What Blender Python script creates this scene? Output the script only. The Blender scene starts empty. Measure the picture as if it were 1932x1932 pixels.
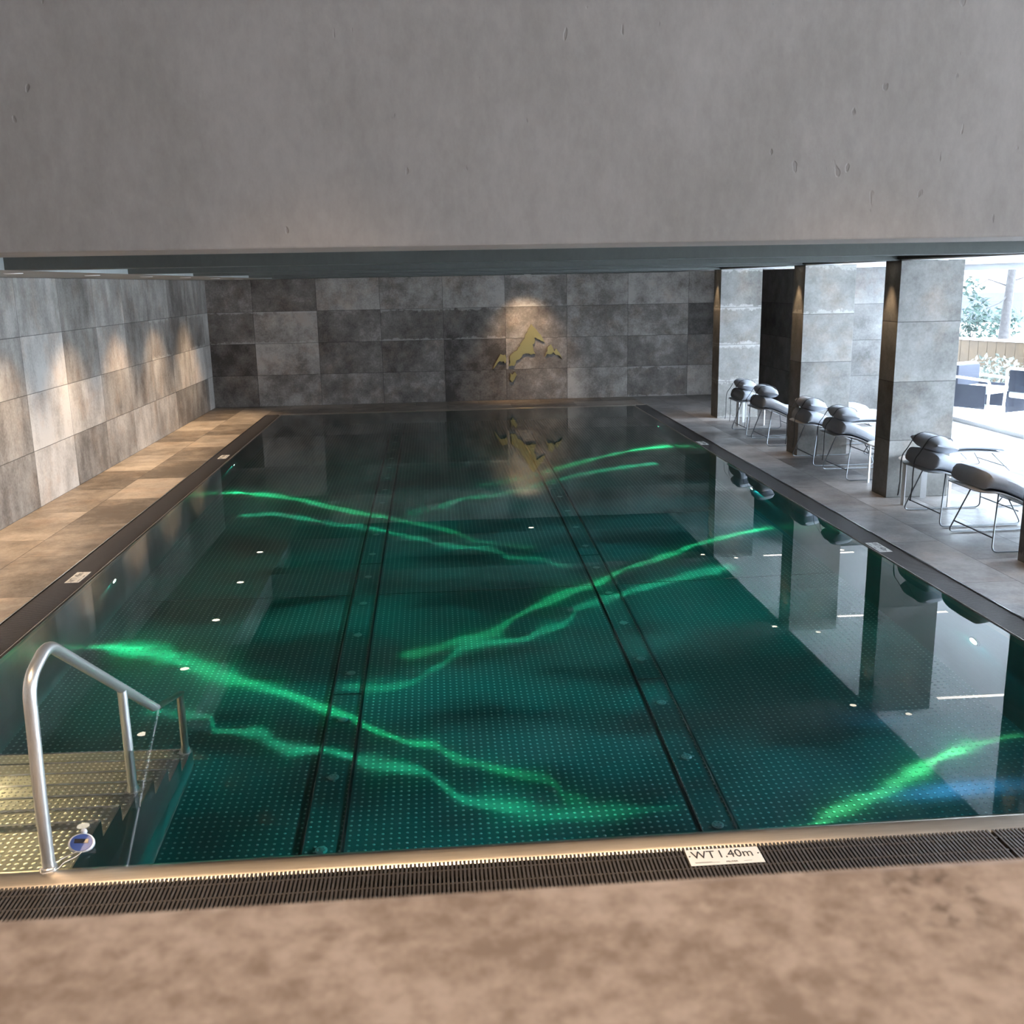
import bpy, bmesh, math, random
from mathutils import Vector, Matrix
random.seed(7)
SC = bpy.context.scene
COL = SC.collection
PI = math.pi

# ------------------------------------------------------------------ camera
F, YAW, PITCH, ROLL, CH = 1883.21, 0.0729, 0.2260, -0.0186, 2.2581
cam_d = bpy.data.cameras.new('camera'); cam = bpy.data.objects.new('camera', cam_d); COL.objects.link(cam)
fw = Vector((math.sin(YAW)*math.cos(PITCH), math.cos(YAW)*math.cos(PITCH), -math.sin(PITCH)))
ri = Vector((math.cos(YAW), -math.sin(YAW), 0)); up = ri.cross(fw)
r2 = ri*math.cos(ROLL) + up*math.sin(ROLL); u2 = up*math.cos(ROLL) - ri*math.sin(ROLL)
cam.matrix_world = Matrix(((r2.x, u2.x, -fw.x, 0), (r2.y, u2.y, -fw.y, 0), (r2.z, u2.z, -fw.z, CH), (0, 0, 0, 1)))
cam_d.sensor_width = 36; cam_d.lens = F/1932*36
cam_d.clip_start = 0.02; cam_d.clip_end = 200
cam_d.dof.use_dof = True; cam_d.dof.focus_distance = 9.0; cam_d.dof.aperture_fstop = 9.0
SC.camera = cam

# ------------------------------------------------------------------ view, sampling, sky
SC.view_settings.view_transform = 'Standard'; SC.view_settings.look = 'None'
SC.view_settings.exposure = 0.0; SC.view_settings.gamma = 1; SC.view_settings.use_curve_mapping = False
cy = SC.cycles
cy.use_denoising = True
cy.max_bounces = 10; cy.diffuse_bounces = 4; cy.glossy_bounces = 5; cy.transmission_bounces = 6; cy.transparent_max_bounces = 12
cy.caustics_reflective = False; cy.caustics_refractive = False
cy.sample_clamp_indirect = 60.0; cy.blur_glossy = 0.5

W = bpy.data.worlds.new('world'); SC.world = W; W.use_nodes = True
SKY_STRENGTH = 31.0
_n = W.node_tree; _bg = _n.nodes['Background']
_tc = _n.nodes.new('ShaderNodeTexCoord'); _sp = _n.nodes.new('ShaderNodeSeparateXYZ'); _rp = _n.nodes.new('ShaderNodeValToRGB')
_rp.color_ramp.elements[0].position = 0.42; _rp.color_ramp.elements[0].color = (0.69, 0.74, 0.84, 1)
_rp.color_ramp.elements[1].position = 0.75; _rp.color_ramp.elements[1].color = (0.73, 0.84, 1.0, 1)
_ma = _n.nodes.new('ShaderNodeMath'); _ma.operation = 'MULTIPLY_ADD'; _ma.inputs[1].default_value = 0.5; _ma.inputs[2].default_value = 0.5
_n.links.new(_tc.outputs['Generated'], _sp.inputs[0]); _n.links.new(_sp.outputs['Z'], _ma.inputs[0])
_n.links.new(_ma.outputs[0], _rp.inputs[0]); _n.links.new(_rp.outputs[0], _bg.inputs[0])
_bg.inputs[1].default_value = SKY_STRENGTH

FX = 8.15           # facade plane
def portal(name, x, y0, y1, z0, z1):
    d = bpy.data.lights.new(name, 'AREA'); d.shape = 'RECTANGLE'; d.size = z1-z0; d.size_y = y1-y0
    d.cycles.is_portal = True
    o = bpy.data.objects.new(name, d); COL.objects.link(o)
    o.location = (x, (y0+y1)/2, (z0+z1)/2); o.rotation_euler = (0, PI/2, 0)
portal('sky_portal_lounge', FX+0.12, 3.7, 16.5, 0.0, 2.4)
portal('sky_portal_gallery', FX+0.12, -3.4, -1.0, 0.8, 4.7)

# ------------------------------------------------------------------ geometry helpers
def link(o, parent=None):
    COL.objects.link(o)
    if parent is not None: o.parent = parent
    return o
def obj(name, bm, mat, parent=None, smooth=False, loc=None):
    me = bpy.data.meshes.new(name)
    bmesh.ops.recalc_face_normals(bm, faces=bm.faces)
    bm.to_mesh(me); bm.free()
    if smooth:
        for p in me.polygons: p.use_smooth = True
        me.set_sharp_from_angle(angle=math.radians(40))
    me.materials.append(mat)
    o = bpy.data.objects.new(name, me)
    if loc is not None: o.location = loc
    return link(o, parent)
def tag(o, label=None, cat=None, group=None, kind=None):
    if label: o['label'] = label
    if cat: o['category'] = cat
    if group: o['group'] = group
    if kind: o['kind'] = kind
    return o
def struct(name, bm, mat, label=None, smooth=False):
    return tag(obj(name, bm, mat, smooth=smooth), label, None, None, 'structure')
def thing(name, label, cat, loc=(0, 0, 0), rz=0, group=None):
    o = bpy.data.objects.new(name, None); link(o); o.location = loc; o.rotation_euler = (0, 0, rz)
    o.empty_display_size = 0.1
    return tag(o, label, cat, group)
def copy_tree(o, parent=None):
    c = o.copy(); COL.objects.link(c)
    if parent is not None: c.parent = parent
    for ch in o.children: copy_tree(ch, c)
    return c
def B(*a, bevel=0): return add_box(bmesh.new(), *a, bevel=bevel)
def add_box(bm, x0, x1, y0, y1, z0, z1, bevel=0, M=None):
    r = bmesh.ops.create_cube(bm, size=1); vs = r['verts']
    bmesh.ops.scale(bm, vec=(x1-x0, y1-y0, z1-z0), verts=vs)
    bmesh.ops.translate(bm, vec=((x0+x1)/2, (y0+y1)/2, (z0+z1)/2), verts=vs)
    if bevel:
        es = list({e for v in vs for e in v.link_edges})
        g = bmesh.ops.bevel(bm, geom=es, offset=bevel, segments=2, affect='EDGES', profile=0.6)
        vs = list({v for f in g['faces'] for v in f.verts} | {v for v in vs if v.is_valid})
    if M is not None: bmesh.ops.transform(bm, matrix=M, verts=vs)
    return bm
def quick_boxes(lst):
    """many plain boxes fast: list of (x0,x1,y0,y1,z0,z1)"""
    bm = bmesh.new()
    for x0, x1, y0, y1, z0, z1 in lst:
        v = [bm.verts.new(c) for c in ((x0,y0,z0),(x1,y0,z0),(x1,y1,z0),(x0,y1,z0),(x0,y0,z1),(x1,y0,z1),(x1,y1,z1),(x0,y1,z1))]
        for f in ((0,3,2,1),(4,5,6,7),(0,1,5,4),(1,2,6,5),(2,3,7,6),(3,0,4,7)): bm.faces.new([v[i] for i in f])
    return bm
def fillet(pts, rad, n=6):
    """round the inner corners of a polyline"""
    P = [Vector(p) for p in pts]; out = [P[0]]
    for a, b, c in zip(P, P[1:], P[2:]):
        d1 = (a-b); d2 = (c-b); r = min(rad, d1.length*0.45, d2.length*0.45)
        p1 = b + d1.normalized()*r; p2 = b + d2.normalized()*r
        for i in range(n+1):
            t = i/n; out.append((1-t)**2*p1 + 2*t*(1-t)*b + t*t*p2)
    out.append(P[-1]); return out
def add_tube(bm, pts, r, seg=8, cap=True, flat=None):
    P = [Vector(p) for p in pts]; rings = []
    t = (P[1]-P[0]).normalized(); n = t.orthogonal().normalized()
    if flat is not None:
        n = Vector(flat)
    for i, p in enumerate(P):
        if i == 0: d = P[1]-P[0]
        elif i == len(P)-1: d = P[-1]-P[-2]
        else: d = (P[i+1]-p).normalized() + (p-P[i-1]).normalized()
        d.normalize(); n = (n - d*n.dot(d)); n = n.normalized() if n.length > 1e-6 else d.orthogonal().normalized()
        b = d.cross(n); rr = r[i] if isinstance(r, (list, tuple)) and not isinstance(r, tuple) else r
        ra, rb = rr if isinstance(rr, tuple) else (rr, rr)
        rings.append([bm.verts.new(p + n*math.cos(2*PI*k/seg)*ra + b*math.sin(2*PI*k/seg)*rb) for k in range(seg)])
    for A, Bq in zip(rings, rings[1:]):
        for k in range(seg): bm.faces.new((A[k], A[(k+1) % seg], Bq[(k+1) % seg], Bq[k]))
    if cap:
        bm.faces.new(rings[0][::-1]); bm.faces.new(rings[-1])
    return bm
def add_lathe(bm, prof, seg=24, M=None):
    """profile of (r, z) turned about z; ends with r = 0 close to a point"""
    rings = []; vs = []
    for r, z in prof:
        if r < 1e-6: ring = [bm.verts.new((0, 0, z))]
        else: ring = [bm.verts.new((r*math.cos(2*PI*k/seg), r*math.sin(2*PI*k/seg), z)) for k in range(seg)]
        rings.append(ring); vs += ring
    for A, Bq in zip(rings, rings[1:]):
        for k in range(seg):
            k2 = (k+1) % seg
            if len(A) == 1 and len(Bq) == 1: continue
            if len(A) == 1: bm.faces.new((A[0], Bq[k], Bq[k2]))
            elif len(Bq) == 1: bm.faces.new((A[k], Bq[0], A[k2]))
            else: bm.faces.new((A[k], A[k2], Bq[k2], Bq[k]))
    if M is not None: bmesh.ops.transform(bm, matrix=M, verts=vs)
    return bm
def add_prism(bm, poly, d0, d1, M=None):
    """2-D outline (x, y) pulled from z = d0 to z = d1"""
    a = [bm.verts.new((x, y, d0)) for x, y in poly]; b = [bm.verts.new((x, y, d1)) for x, y in poly]
    n = len(poly)
    f0 = bm.faces.new(a[::-1]); f1 = bm.faces.new(b); f0.normal_update(); f1.normal_update()
    for i in range(n): bm.faces.new((a[i], a[(i+1) % n], b[(i+1) % n], b[i]))
    bmesh.ops.triangulate(bm, faces=[f0, f1])
    if M is not None: bmesh.ops.transform(bm, matrix=M, verts=a+b)
    return bm

# ------------------------------------------------------------------ material helpers
class NT:
    def __init__(s, tree): s.t = tree; s.n = tree.nodes
    def new(s, kind, **kw):
        x = s.n.new(kind)
        for k, v in kw.items(): setattr(x, k, v)
        return x
    def put(s, sock, v):
        if v is None: return
        if hasattr(v, 'is_output'): s.t.links.new(v, sock)
        else: sock.default_value = v
    def m(s, op, a, b=None, c=None, clamp=False):
        x = s.new('ShaderNodeMath', operation=op, use_clamp=clamp)
        for i, v in enumerate((a, b, c)): s.put(x.inputs[i], v)
        return x.outputs[0]
    def vm(s, op, a, b=None):
        x = s.new('ShaderNodeVectorMath', operation=op); s.put(x.inputs[0], a)
        if b is not None:
            s.put(x.inputs[3] if op == 'SCALE' else x.inputs[1], b)
        return x.outputs[0]
    def comb(s, x, y, z):
        c = s.new('ShaderNodeCombineXYZ')
        for i, v in enumerate((x, y, z)): s.put(c.inputs[i], v)
        return c.outputs[0]
    def sep(s, v):
        c = s.new('ShaderNodeSeparateXYZ'); s.put(c.inputs[0], v); return c.outputs
    def noise(s, vec, scale, detail=4, rough=0.55, out='Fac'):
        x = s.new('ShaderNodeTexNoise'); s.put(x.inputs['Vector'], vec)
        x.inputs['Scale'].default_value = scale; x.inputs['Detail'].default_value = detail; x.inputs['Roughness'].default_value = rough
        return x.outputs[out]
    def ramp(s, fac, stops):
        x = s.new('ShaderNodeValToRGB'); e = x.color_ramp.elements
        while len(e) > 1: e.remove(e[-1])
        e[0].position = stops[0][0]; e[0].color = (*stops[0][1], 1)
        for p, c in stops[1:]:
            q = e.new(p); q.color = (*c, 1)
        s.put(x.inputs[0], fac); return x.outputs[0]
    def mix(s, fac, a, b):
        x = s.new('ShaderNodeMix', data_type='RGBA'); s.put(x.inputs[0], fac)
        for k, v in ((6, a), (7, b)):
            s.put(x.inputs[k], (*v, 1) if isinstance(v, tuple) and len(v) == 3 else v)
        return x.outputs[2]
    def smooth(s, v, a, b):
        x = s.new('ShaderNodeMapRange', interpolation_type='SMOOTHSTEP'); s.put(x.inputs[0], v)
        x.inputs[1].default_value = a; x.inputs[2].default_value = b; return x.outputs[0]
    def bump(s, h, dist, strength=1.0):
        x = s.new('ShaderNodeBump'); x.inputs['Distance'].default_value = dist; x.inputs['Strength'].default_value = strength
        s.put(x.inputs['Height'], h); return x.outputs[0]
def new_mat(name):
    m = bpy.data.materials.new(name); m.use_nodes = True
    nt = NT(m.node_tree); return m, nt, m.node_tree.nodes['Principled BSDF']
def plain(name, col, rough=0.5, metal=0.0, noise=0.08, scale=30, bump=0.0, spec=0.5, emit=None):
    """a surface with slight procedural mottling in object space"""
    m, n, p = new_mat(name)
    tc = n.new('ShaderNodeTexCoord').outputs['Object']
    v = n.noise(tc, scale, 5)
    lo = tuple(c*(1-noise) for c in col); hi = tuple(min(1, c*(1+noise)) for c in col)
    n.put(p.inputs['Base Color'], n.ramp(v, [(0.3, lo), (0.7, hi)]))
    p.inputs['Roughness'].default_value = rough; p.inputs['Metallic'].default_value = metal
    p.inputs['Specular IOR Level'].default_value = spec
    if bump: n.put(p.inputs['Normal'], n.bump(v, bump))
    if emit:
        p.inputs['Emission Color'].default_value = (*emit[0], 1); p.inputs['Emission Strength'].default_value = emit[1]
    return m
def brushed(name, col, rough=0.25, stretch=(1, 60, 60), amt=0.12, metal=1.0):
    m, n, p = new_mat(name)
    tc = n.new('ShaderNodeTexCoord').outputs['Object']
    v = n.noise(n.vm('MULTIPLY', tc, stretch), 6, 4)
    n.put(p.inputs['Base Color'], n.ramp(v, [(0.3, tuple(c*0.85 for c in col)), (0.7, col)]))
    n.put(p.inputs['Roughness'], n.m('MULTIPLY_ADD', v, amt, rough))
    p.inputs['Metallic'].default_value = metal
    return m
def tile_mat(name, u, v, su, sv, ou, ov, cols, rough=0.55, stag=0.0, vary=0.27, erode=0.0, streak=(1, 1, 1), joint=0.0035, jcol=0.35, seed=0.0, spec=0.35, stains=None, bumpd=0.004):
    """large stone-look porcelain slabs laid on a world-space grid"""
    m, n, p = new_mat(name)
    pos = n.new('ShaderNodeNewGeometry').outputs['Position']; X, Y, Z = n.sep(pos)
    ax = {'X': X, 'Y': Y, 'Z': Z, 'XY': n.m('ADD', X, Y)}
    U = n.m('DIVIDE', n.m('SUBTRACT', ax[u], ou), su); V = n.m('DIVIDE', n.m('SUBTRACT', ax[v], ov), sv)
    row = n.m('FLOOR', V)
    if stag: U = n.m('ADD', U, n.m('MULTIPLY', row, stag))
    cu = n.m('FLOOR', U); fu = n.m('FRACT', U); fv = n.m('FRACT', V)
    oi = n.new('ShaderNodeObjectInfo').outputs['Random']
    wn = n.new('ShaderNodeTexWhiteNoise'); wn.noise_dimensions = '3D'
    n.put(wn.inputs[0], n.comb(cu, row, n.m('MULTIPLY_ADD', oi, 37.0, seed)))
    rv = wn.outputs['Value']; rc = wn.outputs['Color']
    co = n.vm('ADD', pos, n.vm('SCALE', rc, 40.0))
    n1 = n.noise(co, 1.1, 9, 0.66); n2 = n.noise(n.vm('MULTIPLY', co, streak), 4.5, 6, 0.6); n3 = n.noise(co, 34, 5, 0.7)
    val = n.m('ADD', n.m('MULTIPLY', n1, 0.56), n.m('MULTIPLY', n2, 0.36))
    val = n.m('ADD', val, n.m('MULTIPLY', n3, 0.26))
    val = n.m('ADD', val, n.m('MULTIPLY', n.m('SUBTRACT', rv, 0.5), vary))
    col = n.ramp(val, [(0.42, cols[0]), (0.595, cols[1]), (0.77, cols[2])])
    col = n.mix(n.m('MULTIPLY', n.smooth(n.noise(n.vm('ADD', co, (7.0, 3.0, 1.0)), 2.3, 6, 0.65), 0.48, 0.66), 0.55), col, n.vm('MULTIPLY', col, (1.0, 0.86, 0.76)))
    if erode:
        e = n.m('MINIMUM', fv, n.m('SUBTRACT', 1.0, fv))
        e = n.m('ADD', e, n.m('MULTIPLY', n.m('SUBTRACT', n.noise(co, 7, 6, 0.7), 0.5), 0.5))
        mask = n.m('MULTIPLY', n.smooth(e, 0.075, 0.03), n.m('GREATER_THAN', n.sep(rc)[1], 1-erode))
        col = n.mix(n.m('MULTIPLY', mask, 0.30), col, (0.62, 0.60, 0.57))
    dj = n.m('MINIMUM', n.m('MULTIPLY', n.m('MINIMUM', fu, n.m('SUBTRACT', 1.0, fu)), su), n.m('MULTIPLY', n.m('MINIMUM', fv, n.m('SUBTRACT', 1.0, fv)), sv))
    jm = n.smooth(dj, joint*1.5, joint*0.7)
    jc = n.vm('SCALE', col, jcol)
    col = n.mix(jm, col, jc)
    if stains: col = stains(n, pos, col)
    n.put(p.inputs['Base Color'], col)
    n.put(p.inputs['Roughness'], n.m('MULTIPLY_ADD', n2, -0.15, rough+0.08))
    p.inputs['Specular IOR Level'].default_value = spec
    h = n.m('SUBTRACT', n.m('MULTIPLY', n3, 0.25), jm)
    n.put(p.inputs['Normal'], n.bump(h, bumpd, 0.5))
    return m

# ------------------------------------------------------------------ materials
STONE = ((0.055, 0.047, 0.042), (0.190, 0.170, 0.154), (0.44, 0.405, 0.375))
STONE_L = ((0.13, 0.118, 0.108), (0.33, 0.310, 0.288), (0.58, 0.555, 0.525))
STONE_P = ((0.085, 0.082, 0.076), (0.175, 0.170, 0.160), (0.27, 0.265, 0.255))
M_back = tile_mat('stone_tile_back', 'X', 'Z', 1.2, 0.6, -1.0254, 0.0, STONE, erode=0.12, seed=1)
M_left = tile_mat('stone_tile_left', 'Y', 'Z', 1.2, 0.6, 10.815, 0.0, STONE_L, erode=0.06, seed=2, streak=(1, 1, 0.35))
M_pill = tile_mat('stone_tile_pillar', 'XY', 'Z', 40, 0.6, -5, 0.0, STONE_P, erode=0.3, seed=3, vary=0.2)
M_side = tile_mat('stone_tile_side', 'X', 'Z', 1.2, 0.6, 6.4, 0.0, ((0.05, 0.048, 0.046), (0.12, 0.117, 0.115), (0.2, 0.197, 0.195)), seed=4, vary=0.2)
DECK = ((0.12, 0.100, 0.082), (0.30, 0.258, 0.215), (0.50, 0.44, 0.38))
M_deckL = tile_mat('deck_tile_left', 'Y', 'X', 1.2, 0.6, 0.3, -3.68, DECK, rough=0.42, stag=0.5, seed=5, spec=0.5, bumpd=0.002)
M_deckR = tile_mat('deck_tile_right', 'Y', 'X', 1.2, 0.6, 0.3, 4.31, ((0.115, 0.105, 0.102), (0.25, 0.236, 0.230), (0.41, 0.392, 0.385)), rough=0.36, stag=0.5, seed=6, spec=0.5, bumpd=0.002)
M_deckB = tile_mat('deck_tile_back', 'X', 'Y', 1.2, 0.6, -1.0, 18.45, DECK, rough=0.42, stag=0.5, seed=7, spec=0.5, bumpd=0.002)

def ledge_stain(n, pos, col):
    X, Y, Z = n.sep(pos)
    a = n.m('DIVIDE', n.m('SUBTRACT', X, 0.322), 0.034); b = n.m('DIVIDE', n.m('SUBTRACT', Y, 0.575), 0.035)
    d = n.m('SQRT', n.m('ADD', n.m('MULTIPLY', a, a), n.m('MULTIPLY', b, b)))
    k = n.noise(pos, 95, 2, 0.5)
    mask = n.m('MULTIPLY', n.smooth(k, 0.53, 0.60), n.smooth(d, 1.3, 0.6))
    return n.mix(n.m('MULTIPLY', mask, 0.62), col, (0.09, 0.065, 0.05))
def make_ledge():
    m, n, p = new_mat('ledge_stone')
    pos = n.new('ShaderNodeNewGeometry').outputs['Position']
    n1 = n.noise(pos, 9, 7, 0.68); n2 = n.noise(pos, 55, 5, 0.7)
    v = n.m('ADD', n.m('MULTIPLY', n1, 0.5), n.m('MULTIPLY', n2, 0.5))
    col = n.ramp(v, [(0.41, (0.27, 0.205, 0.165)), (0.5, (0.39, 0.312, 0.260)), (0.59, (0.50, 0.415, 0.355))])
    n.put(p.inputs['Base Color'], ledge_stain(n, pos, col)); p.inputs['Roughness'].default_value = 0.5
    return m
M_ledge = make_ledge()
def make_plaster(name, lo, hi, pits=True):
    m, n, p = new_mat(name)
    pos = n.new('ShaderNodeNewGeometry').outputs['Position']
    v = n.m('ADD', n.m('MULTIPLY', n.noise(n.vm('MULTIPLY', pos, (1.0, 1.0, 0.6)), 1.6, 7, 0.65), 0.65), n.m('MULTIPLY', n.noise(n.vm('MULTIPLY', pos, (1.0, 1.0, 0.5)), 26, 5, 0.7), 0.35))
    col = n.ramp(v, [(0.35, lo), (0.65, hi)])
    h = n.m('MULTIPLY', n.noise(pos, 60, 3), 0.12)
    if pits:
        q = n.smooth(n.noise(n.vm('MULTIPLY', pos, (1.0, 1.0, 0.45)), 24, 2, 0.4), 0.72, 0.76)
        h = n.m('SUBTRACT', h, n.m('MULTIPLY', q, 0.5)); col = n.mix(n.m('MULTIPLY', q, 0.2), col, (0.08, 0.07, 0.065))
    n.put(p.inputs['Base Color'], col); p.inputs['Roughness'].default_value = 0.75
    n.put(p.inputs['Normal'], n.bump(h, 0.006, 0.6)); return m
M_bulk = make_plaster('bulkhead_plaster', (0.325, 0.292, 0.268), (0.445, 0.405, 0.376))
M_beam = make_plaster('beam_paint_pool_glow', (0.085, 0.092, 0.086), (0.115, 0.125, 0.117), False)  # grey paint; its green tint stands for light from the pool
M_soff = make_plaster('soffit_paint_pool_glow', (0.30, 0.31, 0.30), (0.36, 0.37, 0.36), False)  # the pool's green glow is mixed into the soffit grey
M_lceil = make_plaster('lounge_ceiling_paint', (0.78, 0.78, 0.78), (0.84, 0.84, 0.84), False)
M_coff = make_plaster('coffer_paint_pool_glow', (0.035, 0.038, 0.036), (0.05, 0.054, 0.05), False)  # coffer colour carries the green cast of the pool light too

def make_floor(name, base, stud_glint, pitch=0.045, rad=0.0065, rough=0.42, metal=0.35, uv=None):
    """stainless sheet with pressed anti-slip studs"""
    m, n, p = new_mat(name)
    pos = n.new('ShaderNodeNewGeometry').outputs['Position']; X, Y, Z = n.sep(pos)
    a = n.m('SUBTRACT', n.m('FRACT', n.m('DIVIDE', X, pitch)), 0.5); b = n.m('SUBTRACT', n.m('FRACT', n.m('DIVIDE', Y, pitch)), 0.5)
    d = n.m('MULTIPLY', n.m('SQRT', n.m('ADD', n.m('MULTIPLY', a, a), n.m('MULTIPLY', b, b))), pitch)
    s = n.smooth(d, rad*1.35, rad*0.45)
    g = n.noise(n.vm('MULTIPLY', pos, (1, 14, 1)), 5, 4)
    col = n.ramp(g, [(0.3, tuple(c*0.9 for c in base)), (0.7, base)])
    n.put(p.inputs['Base Color'], n.mix(s, col, stud_glint))  # polished stud tops; their glints are painted in as lighter colour
    p.inputs['Metallic'].default_value = metal; p.inputs['Roughness'].default_value = rough; p.inputs['Specular IOR Level'].default_value = 0.2
    n.put(p.inputs['Normal'], n.bump(s, 0.004, 1.0)); return m
M_pfloor = make_floor('pool_floor_steel', (0.30, 0.33, 0.33), (0.85, 0.88, 0.88), rad=0.0085, metal=0.05)
M_tread = make_floor('tread_steel', (0.52, 0.52, 0.48), (0.80, 0.80, 0.76), pitch=0.034, rad=0.0085, metal=0.5)
M_steel = brushed('polished_steel', (0.72, 0.71, 0.69), 0.16)
M_tube = brushed('rail_steel', (0.84, 0.83, 0.81), 0.30, (60, 60, 1), 0.08, 0.8)
M_pwall = brushed('pool_wall_steel', (0.42, 0.46, 0.45), 0.25, (1, 1, 30), 0.10, 0.6)
M_nozzle = plain('nozzle_steel_glint', (0.85, 0.88, 0.88), 0.3, 0.2, 0.03)  # base colour whitened to stand for glints on the nozzles
M_coping = brushed('coping_steel', (0.66, 0.60, 0.53), 0.26, (1, 60, 60), 0.12)
M_dark = plain('dark_gap', (0.012, 0.016, 0.016), 0.6)
M_grate = plain('grate_plastic', (0.075, 0.068, 0.066), 0.38, 0, 0.12, 60)
M_grateD = plain('grate_trough', (0.018, 0.016, 0.015), 0.5)
M_sign = plain('sign_plate', (0.80, 0.78, 0.74), 0.4, 0, 0.02)
M_ink = plain('sign_ink', (0.03, 0.03, 0.035), 0.5, 0, 0.02)
M_gold = brushed('emblem_brass', (0.46, 0.38, 0.17), 0.32, (30, 1, 30), 0.1, 0.8)
M_white = plain('white_powder_coat', (0.78, 0.79, 0.80), 0.4, 0, 0.02)
M_wire = plain('lounger_wire', (0.20, 0.215, 0.235), 0.35, 0.6, 0.05)
M_shell = plain('lounger_shell', (0.48, 0.49, 0.51), 0.45, 0.1, 0.04)
def make_cloth(name, c):
    m, n, p = new_mat(name)
    tc = n.new('ShaderNodeTexCoord').outputs['Object']
    w = n.noise(n.vm('MULTIPLY', tc, (1, 1, 1)), 160, 3, 0.7); g = n.noise(tc, 5, 5)
    v = n.m('ADD', n.m('MULTIPLY', w, 0.68), n.m('MULTIPLY', g, 0.5))
    n.put(p.inputs['Base Color'], n.ramp(v, [(0.3, tuple(x*0.85 for x in c)), (0.7, tuple(x*1.12 for x in c))]))
    p.inputs['Roughness'].default_value = 0.9; p.inputs['Specular IOR Level'].default_value = 0.15
    n.put(p.inputs['Normal'], n.bump(n.m('ADD', n.m('MULTIPLY', w, 0.25), g), 0.004, 0.6)); return m
M_cush = make_cloth('cushion_cloth', (0.39, 0.41, 0.455)); M_pil = make_cloth('pillow_cloth', (0.42, 0.44, 0.48)); M_strap = make_cloth('strap_cloth', (0.13, 0.135, 0.15))
M_lens = plain('warm_lens', (0.9, 0.85, 0.75), 0.4, emit=((1.0, 0.88, 0.70), 9.0))
M_tubeL = plain('linear_diffuser', (0.9, 0.88, 0.82), 0.4, emit=((1.0, 0.90, 0.80), 7.0))
M_uwl = plain('underwater_lens', (0.8, 0.95, 0.9), 0.3, emit=((0.75, 1.0, 0.88), 7.0))
M_uwg = plain('underwater_lens_green', (0.3, 0.95, 0.6), 0.3, emit=((0.05, 0.9, 0.42), 4.0))
M_patio = plain('patio_paving', (0.82, 0.82, 0.82), 0.6, 0, 0.03, 2)
M_bark = plain('bark', (0.035, 0.031, 0.031), 0.9, 0, 0.3, 14, 0.02)
M_leaf = plain('leaves', (0.018, 0.040, 0.030), 0.7, 0, 0.4, 3)
M_leaf2 = plain('pale_leaves', (0.14, 0.16, 0.14), 0.7, 0, 0.3, 3)
M_hwall = plain('house_plaster', (0.80, 0.80, 0.80), 0.8, 0, 0.02, 1)
M_hglass = plain('house_window_glass', (0.018, 0.024, 0.042), 0.3, 0, 0.1, 1)
M_plank = plain('fence_plank', (0.062, 0.038, 0.018), 0.7, 0, 0.15, 4)
M_post = plain('fence_gap', (0.03, 0.02, 0.01), 0.8)
M_fur = plain('outdoor_fabric', (0.70, 0.71, 0.74), 0.8, 0, 0.03)
M_furd = plain('outdoor_webbing', (0.022, 0.025, 0.040), 0.8, 0, 0.05)
M_blue = plain('float_blue', (0.04, 0.11, 0.42), 0.35, 0, 0.05); M_lcd = plain('float_display', (0.01, 0.015, 0.03), 0.15, 0, 0.02)
M_fwhite = plain('float_white', (0.80, 0.80, 0.82), 0.35, 0, 0.02); M_fgrey = plain('float_probe', (0.42, 0.52, 0.50), 0.4, 0, 0.05)
M_cord = plain('cord', (0.70, 0.62, 0.54), 0.7)

mw, nw, pw = new_mat('pool_water')
pw.inputs['Base Color'].default_value = (1, 1, 1, 1); pw.inputs['Roughness'].default_value = 0; pw.inputs['IOR'].default_value = 1.333
pw.inputs['Transmission Weight'].default_value = 1
M_water = mw
mg, ng, pg = new_mat('window_glass')     # thin pane: mostly see-through with a Fresnel reflection
_tr = ng.new('ShaderNodeBsdfTransparent'); _tr.inputs[0].default_value = (0.94, 0.97, 0.97, 1)
_gl = ng.new('ShaderNodeBsdfGlossy'); _gl.inputs['Roughness'].default_value = 0.01
_ge = ng.new('ShaderNodeNewGeometry'); _dp = ng.new('ShaderNodeVectorMath', operation='DOT_PRODUCT')
ng.put(_dp.inputs[0], _ge.outputs['Normal']); ng.put(_dp.inputs[1], _ge.outputs['Incoming'])
_fr = ng.m('MULTIPLY_ADD', ng.m('POWER', ng.m('SUBTRACT', 1.0, ng.m('ABSOLUTE', _dp.outputs['Value'])), 5.0), 0.96, 0.04)
_mx = ng.new('ShaderNodeMixShader')
ng.put(_mx.inputs[0], _fr); ng.put(_mx.inputs[1], _tr.outputs[0]); ng.put(_mx.inputs[2], _gl.outputs[0])
ng.put(mg.node_tree.nodes['Material Output'].inputs[0], _mx.outputs[0])
M_glass = mg

# ------------------------------------------------------------------ the room
XL, XR, Y0, Y1, DEP = -2.81, 3.62, 3.72, 18.24, 1.40
XW, YB = -4.275, 19.63
ZC = 2.40
struct('wall_left', B(XW-0.2, XW, -3.4, YB, -0.2, 5.0), M_left, 'long side wall of grey-beige stone tiles beside the pool')
struct('wall_back', B(XW-0.2, 6.45, YB, YB+0.2, -0.2, 2.9), M_back, 'end wall of dark grey stone tiles behind the pool')
struct('wall_lounge_end', B(6.40, FX+0.1, 16.62, 16.85, -0.2, 2.9), M_side, 'pale tiled wall at the end of the lounging area')
struct('wall_passage', B(6.35, 6.45, 16.85, YB, -0.2, 2.9), M_side, 'dark tiled side of the passage')
struct('wall_gallery_rear', B(XW-0.2, FX+0.1, -3.6, -3.4, -1.0, 5.0), M_bulk)
struct('ceiling_gallery', B(XW-0.2, FX+0.3, -3.6, 4.2, 4.9, 5.1), M_bulk)
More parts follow.
